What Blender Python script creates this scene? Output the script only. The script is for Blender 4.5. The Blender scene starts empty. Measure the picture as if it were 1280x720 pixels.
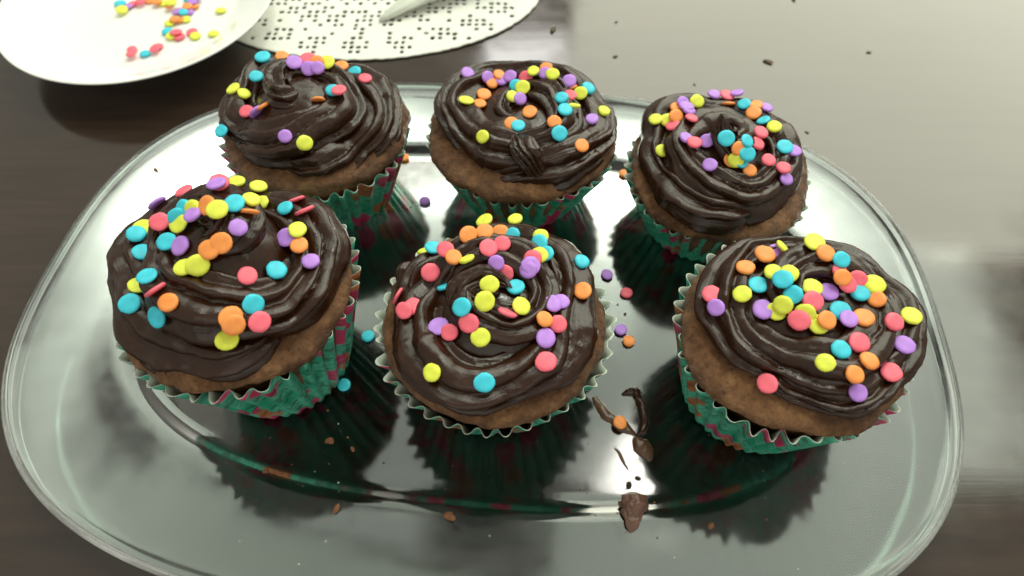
import bpy, bmesh, math, random
import numpy as np
from mathutils import Vector, Matrix, noise
from mathutils.bvhtree import BVHTree

random.seed(7)
PI = math.pi
S = 0.01                                     # all numbers below are centimetres
sc = bpy.context.scene
COL = sc.collection

# ------------------------------------------------------------------ camera
FPX, PITCH, CAMH = 800.0, math.radians(57.0), 22.3
cam_d = bpy.data.cameras.new('camera')
cam_d.sensor_width = 36.0
cam_d.lens = 36.0 * FPX / 1280.0
cam_d.clip_start, cam_d.clip_end = 0.01, 50.0
cam_d.dof.use_dof = True
cam_d.dof.focus_distance = 0.205
cam_d.dof.aperture_fstop = 11.0
cam = bpy.data.objects.new('camera', cam_d)
COL.objects.link(cam)
cam.location = (0, 0, CAMH * S)
cam.rotation_euler = (math.radians(90.0) - PITCH, 0, 0)
sc.camera = cam

# ------------------------------------------------------------------ world, lamps, exposure
w = bpy.data.worlds.new('World')
sc.world = w
w.use_nodes = True
bg = w.node_tree.nodes['Background']
bg.inputs[0].default_value = (0.97, 0.96, 0.82, 1)
bg.inputs[1].default_value = 0.40


def lamp(name, loc, look, sx, sy, radiance, col):
    d = bpy.data.lights.new(name, 'AREA')
    d.shape = 'RECTANGLE'
    d.size, d.size_y = sx, sy
    d.energy = radiance * sx * sy * PI
    d.color = col
    o = bpy.data.objects.new(name, d)
    COL.objects.link(o)
    o.location = loc
    o.rotation_euler = (Vector(look) - Vector(loc)).to_track_quat('-Z', 'Y').to_euler()
    return o


lamp('wall_light', (1.32, 2.0, 1.40), (1.32, 0.0, 0.7), 2.2, 1.7, 2.8, (0.98, 1.0, 0.80))
lamp('ceiling_lamp', (-0.35, 1.62, 2.15), (-0.30, 1.2, 0), 1.7, 0.8, 2.3, (0.87, 1.0, 0.82))
lamp('window_light', (0.05, 2.0, 1.36), (0.05, 0.3, 0), 0.30, 0.26, 5.5, (1.0, 1.0, 0.95))
lamp('ceiling_light', (1.2, 1.3, 2.3), (1.2, 1.25, 0), 2.0, 1.1, 3.0, (0.89, 1.0, 0.83))
lamp('far_ceiling_light', (-0.52, 0.95, 2.3), (-0.52, 0.9, 0), 0.45, 0.5, 2.3, (0.88, 1.0, 0.86))
lamp('bulb_light', (0.46, 0.67, 2.0), (0.1, 0.12, 0), 0.26, 0.26, 20.0, (1.0, 0.97, 0.88))
lamp('front_fill_light', (0.0, -1.3, 1.3), (0.0, 0.15, 0.0), 1.8, 1.2, 0.6, (1.0, 0.95, 0.84))  # added soft fill behind the camera, lifts the cup fronts

sc.view_settings.view_transform = 'Standard'
sc.view_settings.look = 'None'
sc.view_settings.exposure = 0.45
sc.view_settings.gamma = 1.0
sc.view_settings.use_curve_mapping = False
sc.cycles.use_denoising = True
sc.cycles.max_bounces = 14
sc.cycles.transmission_bounces = 12
sc.cycles.glossy_bounces = 6
sc.cycles.caustics_refractive = True
sc.cycles.sample_clamp_indirect = 8.0


# ------------------------------------------------------------------ helpers
def unproj(px, py, z):
    u, v = (px - 640) / FPX, (py - 360) / FPX
    d = Vector((u, math.cos(PITCH) - v * math.sin(PITCH), -math.sin(PITCH) - v * math.cos(PITCH)))
    t = (z - CAMH) / d.z
    return Vector((d.x * t, d.y * t, z))


def view_dir(px, py):
    u, v = (px - 640) / FPX, (py - 360) / FPX
    return Vector((u, math.cos(PITCH) - v * math.sin(PITCH), -math.sin(PITCH) - v * math.cos(PITCH))).normalized()


def mesh(name, verts, faces, mats, smooth=True, fmat=None):
    me = bpy.data.meshes.new(name)
    me.from_pydata([tuple(c * S for c in v) for v in verts], [], [tuple(f) for f in faces])
    for m in mats:
        me.materials.append(m)
    if fmat is not None:
        me.polygons.foreach_set('material_index', fmat)
    if smooth:
        me.polygons.foreach_set('use_smooth', [True] * len(me.polygons))
    me.update()
    return me


def obj(name, me, parent=None, loc=None, **props):
    o = bpy.data.objects.new(name, me)
    COL.objects.link(o)
    if parent:
        o.parent = parent
    if loc is not None:
        o.location = [c * S for c in loc]
    for k, v in props.items():
        o[k] = v
    return o


def thing(name, loc, **props):
    return obj(name, None, None, loc, **props)


def grid_faces(nu, nv, wrap_v=True, base=0):
    """rows nu, columns nv; closed round the columns"""
    F = []
    for i in range(nu - 1):
        for j in range(nv if wrap_v else nv - 1):
            k = (j + 1) % nv
            F.append((base + i * nv + j, base + i * nv + k, base + (i + 1) * nv + k, base + (i + 1) * nv + j))
    return F


def fbm(v, sc_=1.0, off=0.0, octaves=3):
    p = Vector((v[0] * sc_ + off, v[1] * sc_ - off * 0.7, v[2] * sc_ + off * 1.3))
    return noise.fractal(p, 1.0, 2.0, octaves)


# ------------------------------------------------------------------ materials
def mat(name):
    m = bpy.data.materials.new(name)
    m.use_nodes = True
    nt = m.node_tree
    return m, nt, nt.nodes['Principled BSDF']


def N(nt, typ, **kw):
    n = nt.nodes.new(typ)
    for k, v in kw.items():
        if hasattr(n, k):
            setattr(n, k, v)
        else:
            n.inputs[k].default_value = v
    return n


def L(nt, a, ao, b, bi):
    nt.links.new(a.outputs[ao], b.inputs[bi])


def coords(nt, scale=(1, 1, 1), which='Object'):
    tc = N(nt, 'ShaderNodeTexCoord')
    mp = N(nt, 'ShaderNodeMapping')
    mp.inputs['Scale'].default_value = scale
    L(nt, tc, which, mp, 'Vector')
    return mp


def ramp(nt, stops, interp='LINEAR'):
    r = N(nt, 'ShaderNodeValToRGB')
    r.color_ramp.interpolation = interp
    el = r.color_ramp.elements
    while len(el) < len(stops):
        el.new(0.5)
    for e, (p, c) in zip(el, stops):
        e.position = p
        e.color = (*c, 1)
    return r


def bump(nt, bsdf, src, out, strength, dist):
    b = N(nt, 'ShaderNodeBump')
    b.inputs['Strength'].default_value = strength
    b.inputs['Distance'].default_value = dist
    L(nt, src, out, b, 'Height')
    L(nt, b, 'Normal', bsdf, 'Normal')
    return b


def make_frosting_mat():
    m, nt, b = mat('chocolate_frosting')
    c = coords(nt)
    n = N(nt, 'ShaderNodeTexNoise', Scale=120.0, Detail=7.0, Roughness=0.7)
    L(nt, c, 'Vector', n, 'Vector')
    r = ramp(nt, [(0.3, (0.019, 0.0058, 0.0020)), (0.7, (0.036, 0.0120, 0.0042))])
    L(nt, n, 'Fac', r, 'Fac')
    L(nt, r, 'Color', b, 'Base Color')
    rr = ramp(nt, [(0.36, (0.15,) * 3), (0.66, (0.32,) * 3)])
    L(nt, n, 'Fac', rr, 'Fac')
    L(nt, rr, 'Color', b, 'Roughness')
    b.inputs['Specular IOR Level'].default_value = 0.42
    at = N(nt, 'ShaderNodeAttribute')
    at.attribute_name = 'along_the_piping'
    mp = N(nt, 'ShaderNodeMapping')
    mp.inputs['Scale'].default_value = (1.1, 9.0, 1.0)
    L(nt, at, 'Vector', mp, 'Vector')
    st = N(nt, 'ShaderNodeTexNoise', Scale=1.0, Detail=5.0, Roughness=0.6)
    L(nt, mp, 'Vector', st, 'Vector')
    n2 = N(nt, 'ShaderNodeTexNoise', Scale=420.0, Detail=4.0)
    L(nt, c, 'Vector', n2, 'Vector')
    b1 = bump(nt, b, st, 'Fac', 0.22, 0.0008)
    b2 = N(nt, 'ShaderNodeBump', Strength=0.20, Distance=0.0006)
    L(nt, n2, 'Fac', b2, 'Height')
    L(nt, b2, 'Normal', b1, 'Normal')
    return m


def make_cake_mat():
    m, nt, b = mat('chocolate_cake')
    c = coords(nt)
    n = N(nt, 'ShaderNodeTexNoise', Scale=150.0, Detail=8.0, Roughness=0.78)
    L(nt, c, 'Vector', n, 'Vector')
    r = ramp(nt, [(0.30, (0.105, 0.045, 0.016)), (0.50, (0.25, 0.122, 0.050)), (0.70, (0.42, 0.23, 0.11))])
    L(nt, n, 'Fac', r, 'Fac')
    v = N(nt, 'ShaderNodeTexVoronoi', Scale=520.0)
    L(nt, c, 'Vector', v, 'Vector')
    pr = ramp(nt, [(0.12, (0.25, 0.22, 0.2)), (0.38, (1, 1, 1))])
    L(nt, v, 'Distance', pr, 'Fac')
    mx = N(nt, 'ShaderNodeMixRGB', blend_type='MULTIPLY')
    mx.inputs['Fac'].default_value = 0.45
    L(nt, r, 'Color', mx, 'Color1')
    L(nt, pr, 'Color', mx, 'Color2')
    bk = N(nt, 'ShaderNodeTexNoise', Scale=38.0, Detail=4.0, Roughness=0.6)
    L(nt, c, 'Vector', bk, 'Vector')
    br = ramp(nt, [(0.36, (0.50, 0.42, 0.38)), (0.60, (0.95, 0.90, 0.86))])
    L(nt, bk, 'Fac', br, 'Fac')
    m3 = N(nt, 'ShaderNodeMixRGB', blend_type='MULTIPLY')
    m3.inputs['Fac'].default_value = 1.0
    L(nt, mx, 'Color', m3, 'Color1')
    L(nt, br, 'Color', m3, 'Color2')
    L(nt, m3, 'Color', b, 'Base Color')
    b.inputs['Roughness'].default_value = 0.36
    n2 = N(nt, 'ShaderNodeTexNoise', Scale=430.0, Detail=7.0, Roughness=0.75)
    L(nt, c, 'Vector', n2, 'Vector')
    bp = bump(nt, b, n2, 'Fac', 1.0, 0.0016)
    bp2 = N(nt, 'ShaderNodeBump', Strength=0.5, Distance=0.0006)
    bp2.invert = False
    L(nt, v, 'Distance', bp2, 'Height')
    L(nt, bp2, 'Normal', bp, 'Normal')
    return m


def make_liner_mat(seed):
    m, nt, b = mat('printed_paper')
    tc = N(nt, 'ShaderNodeTexCoord')
    mp = N(nt, 'ShaderNodeMapping')
    mp.inputs['Location'].default_value = (seed * 0.37, seed * 0.11, 0)
    L(nt, tc, 'UV', mp, 'Vector')
    wob = N(nt, 'ShaderNodeTexNoise', Scale=14.0, Detail=3.0)
    L(nt, mp, 'Vector', wob, 'Vector')
    add = N(nt, 'ShaderNodeMixRGB', blend_type='ADD')
    add.inputs['Fac'].default_value = 0.07
    L(nt, mp, 'Vector', add, 'Color1')
    L(nt, wob, 'Color', add, 'Color2')
    # petals: voronoi cells, some printed magenta, some brown
    v = N(nt, 'ShaderNodeTexVoronoi', Scale=5.0)
    L(nt, add, 'Color', v, 'Vector')
    blob = ramp(nt, [(0.50, (1, 1, 1)), (0.55, (0, 0, 0))])
    L(nt, v, 'Distance', blob, 'Fac')
    sep = N(nt, 'ShaderNodeSeparateColor')
    L(nt, v, 'Color', sep, 'Color')
    hue = ramp(nt, [(0.0, (0.018, 0.32, 0.20)), (0.36, (0.50, 0.035, 0.12)), (0.62, (0.36, 0.14, 0.05)),
                    (0.78, (0.018, 0.32, 0.20)), (0.90, (0.46, 0.06, 0.14))], 'CONSTANT')
    L(nt, sep, 'Red', hue, 'Fac')
    teal = N(nt, 'ShaderNodeTexNoise', Scale=30.0, Detail=4.0)
    L(nt, mp, 'Vector', teal, 'Vector')
    tr = ramp(nt, [(0.3, (0.030, 0.27, 0.17)), (0.55, (0.07, 0.42, 0.29)), (0.75, (0.18, 0.56, 0.43))])
    L(nt, teal, 'Fac', tr, 'Fac')
    mx = N(nt, 'ShaderNodeMixRGB')
    L(nt, blob, 'Color', mx, 'Fac')
    L(nt, tr, 'Color', mx, 'Color1')
    L(nt, hue, 'Color', mx, 'Color2')
    # dark flower hearts and fine mottling
    v2 = N(nt, 'ShaderNodeTexVoronoi', Scale=26.0)
    L(nt, add, 'Color', v2, 'Vector')
    s2 = N(nt, 'ShaderNodeSeparateColor')
    L(nt, v2, 'Color', s2, 'Color')
    k = ramp(nt, [(0.80, (1, 1, 1)), (0.82, (0.45, 0.38, 0.36))], 'LINEAR')
    L(nt, s2, 'Green', k, 'Fac')
    m2 = N(nt, 'ShaderNodeMixRGB', blend_type='MULTIPLY')
    m2.inputs['Fac'].default_value = 0.85
    L(nt, mx, 'Color', m2, 'Color1')
    L(nt, k, 'Color', m2, 'Color2')
    L(nt, m2, 'Color', b, 'Base Color')
    b.inputs['Roughness'].default_value = 0.42
    b.inputs['Specular IOR Level'].default_value = 0.45
    fn = N(nt, 'ShaderNodeTexNoise', Scale=900.0, Detail=2.0)
    c = coords(nt)
    L(nt, c, 'Vector', fn, 'Vector')
    bump(nt, b, fn, 'Fac', 0.12, 0.0004)
    return m


def simple(name, col, rough=0.5, spec=0.5, var=0.0, scale=200.0, bump_s=0.0):
    m, nt, b = mat(name)
    b.inputs['Roughness'].default_value = rough
    b.inputs['Specular IOR Level'].default_value = spec
    c = coords(nt)
    n = N(nt, 'ShaderNodeTexNoise', Scale=scale, Detail=3.0)
    L(nt, c, 'Vector', n, 'Vector')
    lo = tuple(x * (1 - var) for x in col)
    hi = tuple(min(1, x * (1 + var)) for x in col)
    r = ramp(nt, [(0.3, lo), (0.7, hi)])
    L(nt, n, 'Fac', r, 'Fac')
    L(nt, r, 'Color', b, 'Base Color')
    if bump_s:
        bump(nt, b, n, 'Fac', bump_s, 0.0005)
    return m


def make_table_mat():
    m, nt, b = mat('dark_polished_wood')
    c = coords(nt, (2.2, 26.0, 26.0))
    n = N(nt, 'ShaderNodeTexNoise', Scale=7.0, Detail=6.0, Roughness=0.6, Distortion=0.6)
    L(nt, c, 'Vector', n, 'Vector')
    r = ramp(nt, [(0.3, (0.020, 0.011, 0.007)), (0.7, (0.040, 0.023, 0.015))])
    L(nt, n, 'Fac', r, 'Fac')
    L(nt, r, 'Color', b, 'Base Color')
    b.inputs['IOR'].default_value = 1.75
    b.inputs['Roughness'].default_value = 0.09
    c2 = coords(nt)
    n2 = N(nt, 'ShaderNodeTexNoise', Scale=35.0, Detail=5.0)
    L(nt, c2, 'Vector', n2, 'Vector')
    rr = ramp(nt, [(0.35, (0.06,) * 3), (0.75, (0.19,) * 3)])
    L(nt, n2, 'Fac', rr, 'Fac')
    L(nt, rr, 'Color', b, 'Roughness')
    n3 = N(nt, 'ShaderNodeTexNoise', Scale=7.0, Detail=7.0, Roughness=0.62, Distortion=0.4)
    L(nt, c, 'Vector', n3, 'Vector')
    bump(nt, b, n3, 'Fac', 0.035, 0.0006)
    return m


def make_glass_mat():
    m, nt, b = mat('clear_green_glass')
    b.inputs['Base Color'].default_value = (1, 1, 1, 1)
    b.inputs['Transmission Weight'].default_value = 1.0
    b.inputs['IOR'].default_value = 1.52
    c = coords(nt)
    sm = N(nt, 'ShaderNodeTexNoise', Scale=45.0, Detail=5.0, Roughness=0.65)
    L(nt, c, 'Vector', sm, 'Vector')
    rr = ramp(nt, [(0.38, (0.06,) * 3), (0.70, (0.16,) * 3)])
    L(nt, sm, 'Fac', rr, 'Fac')
    L(nt, rr, 'Color', b, 'Roughness')
    n = N(nt, 'ShaderNodeTexNoise', Scale=22.0, Detail=2.0)
    L(nt, c, 'Vector', n, 'Vector')
    bump(nt, b, n, 'Fac', 0.16, 0.002)
    va = N(nt, 'ShaderNodeVolumeAbsorption')
    va.inputs['Color'].default_value = (0.30, 0.86, 0.62, 1)
    va.inputs['Density'].default_value = 26.0
    out = [x for x in nt.nodes if x.type == 'OUTPUT_MATERIAL'][0]
    L(nt, va, 'Volume', out, 'Volume')
    return m


M_FROST = make_frosting_mat()
M_CAKE = make_cake_mat()
M_PALE = simple('white_paper_inside', (0.62, 0.70, 0.60), 0.6, 0.3, 0.12)
M_TABLE = make_table_mat()
M_GLASS = make_glass_mat()
M_CHINA = simple('white_china', (0.86, 0.86, 0.84), 0.12, 0.5, 0.01)
M_COTTON = simple('white_cotton', (0.80, 0.80, 0.74), 0.85, 0.2, 0.06, 900.0, 0.5)
M_CRUMB = simple('cake_crumb_brown', (0.20, 0.085, 0.038), 0.7, 0.3, 0.4, 600.0, 0.8)
M_DARKCRUMB = simple('dark_crumb', (0.035, 0.02, 0.012), 0.6, 0.4, 0.4, 600.0, 0.8)
M_FLECK = simple('brown_fleck', (0.11, 0.075, 0.05), 0.7, 0.3, 0.5, 500.0, 0.8)
M_GLINT = simple('glint_white', (0.75, 0.74, 0.68), 0.4, 0.5, 0.1)  # white of the specks that imitate glints
SPR = {
    'y': ('yellow', (0.76, 0.81, 0.08)),
    'o': ('orange', (0.94, 0.31, 0.075)),
    'p': ('pink', (0.91, 0.15, 0.21)),
    'b': ('blue', (0.05, 0.58, 0.73)),
    'v': ('purple', (0.48, 0.23, 0.74)),
}
M_SPR = {k: simple(n + '_sugar', c, 0.5, 0.4, 0.12, 330.0, 0.25) for k, (n, c) in SPR.items()}

# ------------------------------------------------------------------ the table
def build_table():
    bm = bmesh.new()
    bmesh.ops.create_cube(bm, size=1.0)
    bmesh.ops.scale(bm, vec=(180 * S, 120 * S, 3 * S), verts=bm.verts)
    bmesh.ops.bevel(bm, geom=bm.edges[:], offset=0.004, segments=3, affect='EDGES')
    me = bpy.data.meshes.new('tabletop')
    bm.to_mesh(me)
    bm.free()
    me.materials.append(M_TABLE)
    o = obj('table', me, None, (0, 45, -1.5), kind='structure')
    return o


build_table()

# ------------------------------------------------------------------ the glass platter
PCX, PCY, PA, PB, PN, PROT = -1.15, 13.55, 17.4, 11.85, 2.74, -0.096
FLOOR = 0.56


FLANGE = [(0.0, 4.5), (0.004, 4.25), (0.022, 4.08), (0.075, 3.92), (0.155, 3.78), (0.215, 3.62), (0.245, 3.4), (0.28, 3.05), (0.33, 2.6), (0.38, 2.2), (0.46, 1.7), (0.56, 1.15), (0.66, 0.7), (0.74, 0.42), (0.82, 0.25)]


def platter_point(t, inset, z):
    a, b = PA - inset, PB - inset
    n = 2.0 + (PN - 2.0) * min(1.0, max(0.0, (PB - inset) / PB)) ** 0.5
    c, s = math.cos(t), math.sin(t)
    x = a * math.copysign(abs(c) ** (2 / n), c)
    y = b * math.copysign(abs(s) ** (2 / n), s)
    cr, sr = math.cos(PROT), math.sin(PROT)
    return (x * cr - y * sr, x * sr + y * cr, z)


def build_platter():
    prof = []                                # (inset, z), from the centre of the inside out and back underneath
    prof += [(PB - 0.6, FLOOR), (8.0, FLOOR), (6.0, FLOOR)] + [(i_, FLOOR + h_) for h_, i_ in FLANGE]
    cx, cz, r = 0.12, 1.32, 0.12             # rolled rim
    for k in range(9):
        a = math.radians(140 - k * 37)
        prof.append((cx + r * math.cos(a), cz + r * math.sin(a)))
    prof += [(0.45, FLOOR + 0.50), (0.8, FLOOR + 0.36), (1.3, FLOOR + 0.22), (2.2, FLOOR + 0.05), (2.75, FLOOR - 0.03), (3.1, FLOOR - 0.11), (3.5, FLOOR - 0.24),
             (3.85, FLOOR - 0.34), (4.3, FLOOR - 0.39), (4.7, FLOOR - 0.39), (5.0, FLOOR - 0.37), (6.5, FLOOR - 0.37), (8.0, FLOOR - 0.37), (PB - 0.6, FLOOR - 0.37)]
    nt_ = 240
    V, F = [], []
    for ins, z in prof:
        for j in range(nt_):
            t = 2 * PI * j / nt_
            # even out the spacing of the superellipse a little
            V.append(platter_point(t, ins, z))
    F = grid_faces(len(prof), nt_)
    V.append((0, 0, FLOOR))
    V.append((0, 0, FLOOR - 0.37))
    c0, c1 = len(V) - 2, len(V) - 1
    last = (len(prof) - 1) * nt_
    for j in range(nt_):
        k = (j + 1) % nt_
        F.append((c0, k, j))
        F.append((c1, last + j, last + k))
    me = mesh('platter', V, F, [M_GLASS])
    bm = bmesh.new()
    bm.from_mesh(me)
    bmesh.ops.recalc_face_normals(bm, faces=bm.faces)
    bm.to_mesh(me)
    bm.free()
    me.polygons.foreach_set('use_smooth', [True] * len(me.polygons))
    obj('platter', me, None, (PCX, PCY, 0), label='oval clear glass platter with a raised rim carrying all six cupcakes',
        category='platter')


build_platter()

# ------------------------------------------------------------------ cupcakes
SPM = {}


def sprinkle_mesh(k, var=0):
    if (k, var) in SPM:
        return SPM[(k, var)]
    prof = [(0.0, 0.068), (0.17, 0.066), (0.25, 0.054), (0.285, 0.022), (0.282, -0.026), (0.24, -0.06), (0.0, -0.068)]
    n = 16
    rg = random.Random(var * 17 + 5)
    lump = [1 + rg.gauss(0, 0.018) for _ in range(n)]
    sag = rg.uniform(-0.25, 0.25)
    V, F = [], []
    for r, z in prof[1:-1]:
        for j in range(n):
            t = 2 * PI * j / n
            x, y = r * lump[j] * (1 + 0.05 * var % 3 / 3) * math.cos(t), r * lump[j] * math.sin(t)
            V.append((x, y, z * (1 + rg.gauss(0, 0.05)) + sag * (x * x - 0.03)))
    F = grid_faces(len(prof) - 2, n)
    F = [f[::-1] for f in F]
    F.append(tuple(range(n)))
    F.append(tuple(range((len(prof) - 3) * n, (len(prof) - 2) * n))[::-1])
    SPM[(k, var)] = mesh('sprinkle_' + SPR[k][0], V, F, [M_SPR[k]])
    return SPM[(k, var)]


def smoothstep(x):
    x = np.clip(x, 0, 1)
    return x * x * (3 - 2 * x)


def rope(keys, lobes, depth, twist, seed, n=420, m=90):
    """a ridged rope of frosting along keys (s, angle deg, radius, z, rope radius, flatten)"""
    K = np.array(keys, float)
    s = np.linspace(0, 1, n)

    def ev(col):
        # smooth cubic-ish interpolation
        y = np.interp(s, K[:, 0], K[:, col])
        ker = np.hanning(int(n * 0.075) | 1)
        ker /= ker.sum()
        pad = len(ker) // 2
        yp = np.concatenate([2 * y[0] - y[pad:0:-1], y, 2 * y[-1] - y[-2:-pad - 2:-1]])
        return np.convolve(yp, ker, 'valid')
    th, R, Z, rr = np.radians(ev(1)), ev(2), ev(3), np.maximum(ev(4), 0.01)
    fl = ev(5)
    rng = np.random.RandomState(seed)
    ph = rng.uniform(0, 2 * PI, 8)
    arc = np.cumsum(np.hypot(np.gradient(th) * np.maximum(R, .3), np.gradient(R)))
    R = R + 0.19 * np.sin(arc * 0.9 + ph[0]) + 0.06 * np.sin(arc * 2.3 + ph[1])
    Z = Z + 0.15 * np.sin(arc * 1.15 + ph[2]) + 0.035 * np.sin(arc * 2.9 + ph[3])
    rr = rr * (1 + 0.11 * np.sin(arc * 1.4 + ph[4]) + 0.035 * np.sin(arc * 3.7 + ph[5]))
    P = np.stack([R * np.cos(th), R * np.sin(th), Z], 1)
    T = np.gradient(P, axis=0)
    T /= np.linalg.norm(T, axis=1)[:, None] + 1e-9
    up = np.array([0, 0, 1.0])
    Nn = np.cross(T, up)
    ln = np.linalg.norm(Nn, axis=1)
    # near the tip the path climbs: keep the last good side vector
    for i in range(n):
        if ln[i] < 0.25 and i > 0:
            Nn[i] = Nn[i - 1]
        Nn[i] -= T[i] * np.dot(Nn[i], T[i])
        Nn[i] /= np.linalg.norm(Nn[i]) + 1e-9
    Bn = np.cross(Nn, T)
    a = np.linspace(0, 2 * PI, m, endpoint=False)
    tw = np.radians(twist) * s + 0.22 * np.sin(arc * 0.8 + ph[6])
    A = a[None, :] + tw[:, None]
    A = A + 0.16 * np.sin(A * 2 + ph[5] + 0.5 * arc[:, None]) + 0.10 * np.sin(A * 3 + ph[3] - 0.7 * arc[:, None])
    q = lobes * A / (2 * PI)
    x = q % 1.0
    idx = np.floor(q) % lobes
    # each ridge: a slow rise and a quick fall, like overlapping sheets
    lob = np.where(x < 0.72, np.sin(np.clip(x / 0.72, 0, 1) * PI / 2) ** 1.5, np.cos(np.clip((x - 0.72) / 0.28, 0, 1) * PI / 2) ** 0.8)
    amp = 0.85 + 0.30 * np.sin(idx * 2.399 + ph[7] + arc[:, None] * 0.45)
    fine = 0.014 * np.sin(A * lobes * 3.0 + idx * 1.7) * (0.5 + 0.5 * np.sin(arc[:, None] * 1.3 + idx))
    prof = (1 - depth * (1 - lob) * np.clip(amp + 0.3, 0.3, 1.4)) + fine
    X = rr[:, None] * prof * np.cos(a)[None, :]
    Y = rr[:, None] * prof * np.sin(a)[None, :] * fl[:, None]
    V = P[:, None, :] + X[..., None] * Nn[:, None, :] + Y[..., None] * Bn[:, None, :]
    V = V.reshape(-1, 3)
    UV = np.stack([np.repeat(arc[:, None], m, 1), np.repeat(a[None, :], n, 0) / (2 * PI) * 8 + tw[:, None]], 2).reshape(-1, 2).tolist() + [[0, 0], [0, 0]]
    F = grid_faces(n, m)
    V = V.tolist()
    V.append(P[0].tolist())
    V.append(P[-1].tolist())
    c0, c1 = len(V) - 2, len(V) - 1
    for j in range(m):
        k = (j + 1) % m
        F.append((c0, k, j))
        F.append((c1, (n - 1) * m + j, (n - 1) * m + k))
    return V, F, UV


def build_cake(root, R, zr, seed):
    """muffin body inside the cup and the browned top bulging over its edge"""
    n = 192
    prof = [(2.35, 0.10), (R - 0.42, zr - 1.15), (R - 0.30, zr - 0.75), (R - 0.18, zr - 0.42), (R - 0.03, zr - 0.20),
            (R + 0.03, zr + 0.0), (R - 0.03, zr + 0.17), (R - 0.18, zr + 0.29), (R - 0.36, zr + 0.36), (R - 0.6, zr + 0.41), (R - 1.1, zr + 0.45),
            (R - 1.8, zr + 0.48), (0.6, zr + 0.50)]
    V = []
    for i, (r, z) in enumerate(prof):
        for j in range(n):
            t = 2 * PI * j / n
            p = Vector((math.cos(t), math.sin(t), z * 0.35))
            k = min(1.0, max(0.0, (i - 0.5) / 3))
            d = 0.22 * fbm(p, 1.3, seed * 3.1) + 0.08 * fbm(p, 4.5, seed * 1.7 + 9) + 0.05 * fbm(p, 14.0, seed + 3)
            dz = 0.14 * fbm(p, 1.6, seed * 5.3 + 4) + 0.06 * fbm(p, 5.0, seed + 2) + 0.05 * fbm(p, 15.0, seed + 8)
            V.append(((r + d * k) * p.x, (r + d * k) * p.y, z + dz * k))
    F = grid_faces(len(prof), n)
    V.append((0, 0, zr + 0.50))
    V.append((0, 0, 0.10))
    c1, c0 = len(V) - 2, len(V) - 1
    last = (len(prof) - 1) * n
    for j in range(n):
        k = (j + 1) % n
        F.append((c1, last + j, last + k))
        F.append((c0, k, j))
    return obj('cake', mesh('cake', V, F, [M_CAKE]), root)


def build_liner(root, R, zr, seed, flutes, flare, drop):
    n = flutes * 10
    rows = 12
    ztop = zr - drop
    rb, rt = 2.42, R
    rng = random.Random(seed)
    amp_f = [rng.uniform(0.65, 1.25) for _ in range(flutes)]
    ph_f = [rng.uniform(-0.18, 0.18) for _ in range(flutes)]
    crush = [rng.uniform(0, 2 * PI) for _ in range(3)]
    creases = [(rng.uniform(0, 2 * PI), rng.uniform(0.12, 0.24)) for _ in range(6)]

    def rad(t, f, off):
        q = t / (2 * PI) * flutes
        k = int(q) % flutes
        k2 = (k + 1) % flutes
        fr = q - int(q)
        am = amp_f[k] * (1 - fr) + amp_f[k2] * fr
        pp = ph_f[k] * (1 - fr) + ph_f[k2] * fr
        wv = math.sin(2 * PI * (q + pp))
        wv = math.copysign(abs(wv) ** 0.75, wv)
        A = (0.050 + 0.115 * f ** 1.3) * am
        for cr in creases:
            da = (t - cr[0] + PI) % (2 * PI) - PI
            if abs(da) < 0.12:
                A -= 0.0
                off -= cr[1] * f * max(0.0, 1 - abs(da + 0.03) / 0.07)
        base = rb + (rt - rb) * (f ** 0.92)
        soft = 0.07 * math.sin(2 * t + crush[0]) + 0.05 * math.sin(3 * t + crush[1]) + 0.03 * math.sin(5 * t + crush[2])
        fl = flare * max(0, f - 0.72) / 0.28
        return base + A * wv + soft * f + fl * (0.55 + 0.45 * math.sin(2 * t + crush[1])) + off

    V, UVs = [], []
    for side, off in ((0, 0.0), (1, -0.022)):
        for i in range(rows + 1):
            f = i / rows
            for j in range(n):
                t = 2 * PI * j / n
                r = rad(t, f, off)
                lip = 0.06 * math.sin(3 * t + crush[2]) + 0.05 * math.sin(7 * t + crush[0]) + 0.035 * math.sin(t * flutes + 0.6)
                z = 0.0 + (ztop + lip) * f
                V.append((r * math.cos(t), r * math.sin(t), z))
    nv = (rows + 1) * n
    F = grid_faces(rows + 1, n)
    fm = [0] * len(F)
    inner = [tuple(reversed(f)) for f in grid_faces(rows + 1, n, base=nv)]
    F += inner
    fm += [1] * len(inner)
    for j in range(n):                       # the cut edge of the paper
        k = (j + 1) % n
        F.append((rows * n + j, rows * n + k, nv + rows * n + k, nv + rows * n + j))
        fm.append(1)
    V.append((0, 0, 0.0))
    c = len(V) - 1
    for j in range(n):
        k = (j + 1) % n
        F.append((c, k, j))
        fm.append(0)
    me = mesh('liner', V, F, [make_liner_mat(seed), M_PALE], fmat=fm)
    uv = me.uv_layers.new(name='UVMap')
    arr = np.zeros(len(me.loops) * 2)
    co = np.zeros(len(me.vertices) * 3)
    me.vertices.foreach_get('co', co)
    co = co.reshape(-1, 3) / S
    for poly in me.polygons:
        ts = []
        for li in poly.loop_indices:
            x, y, z = co[me.loops[li].vertex_index]
            ts.append(math.atan2(y, x) / (2 * PI))
        if max(ts) - min(ts) > 0.5:
            ts = [t + 1 if t < 0 else t for t in ts]
        for li, t in zip(poly.loop_indices, ts):
            z = co[me.loops[li].vertex_index][2]
            arr[2 * li] = t * 4.0
            arr[2 * li + 1] = z / 4.0 * 0.75
    uv.data.foreach_set('uv', arr)
    return obj('liner', me, root)


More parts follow.
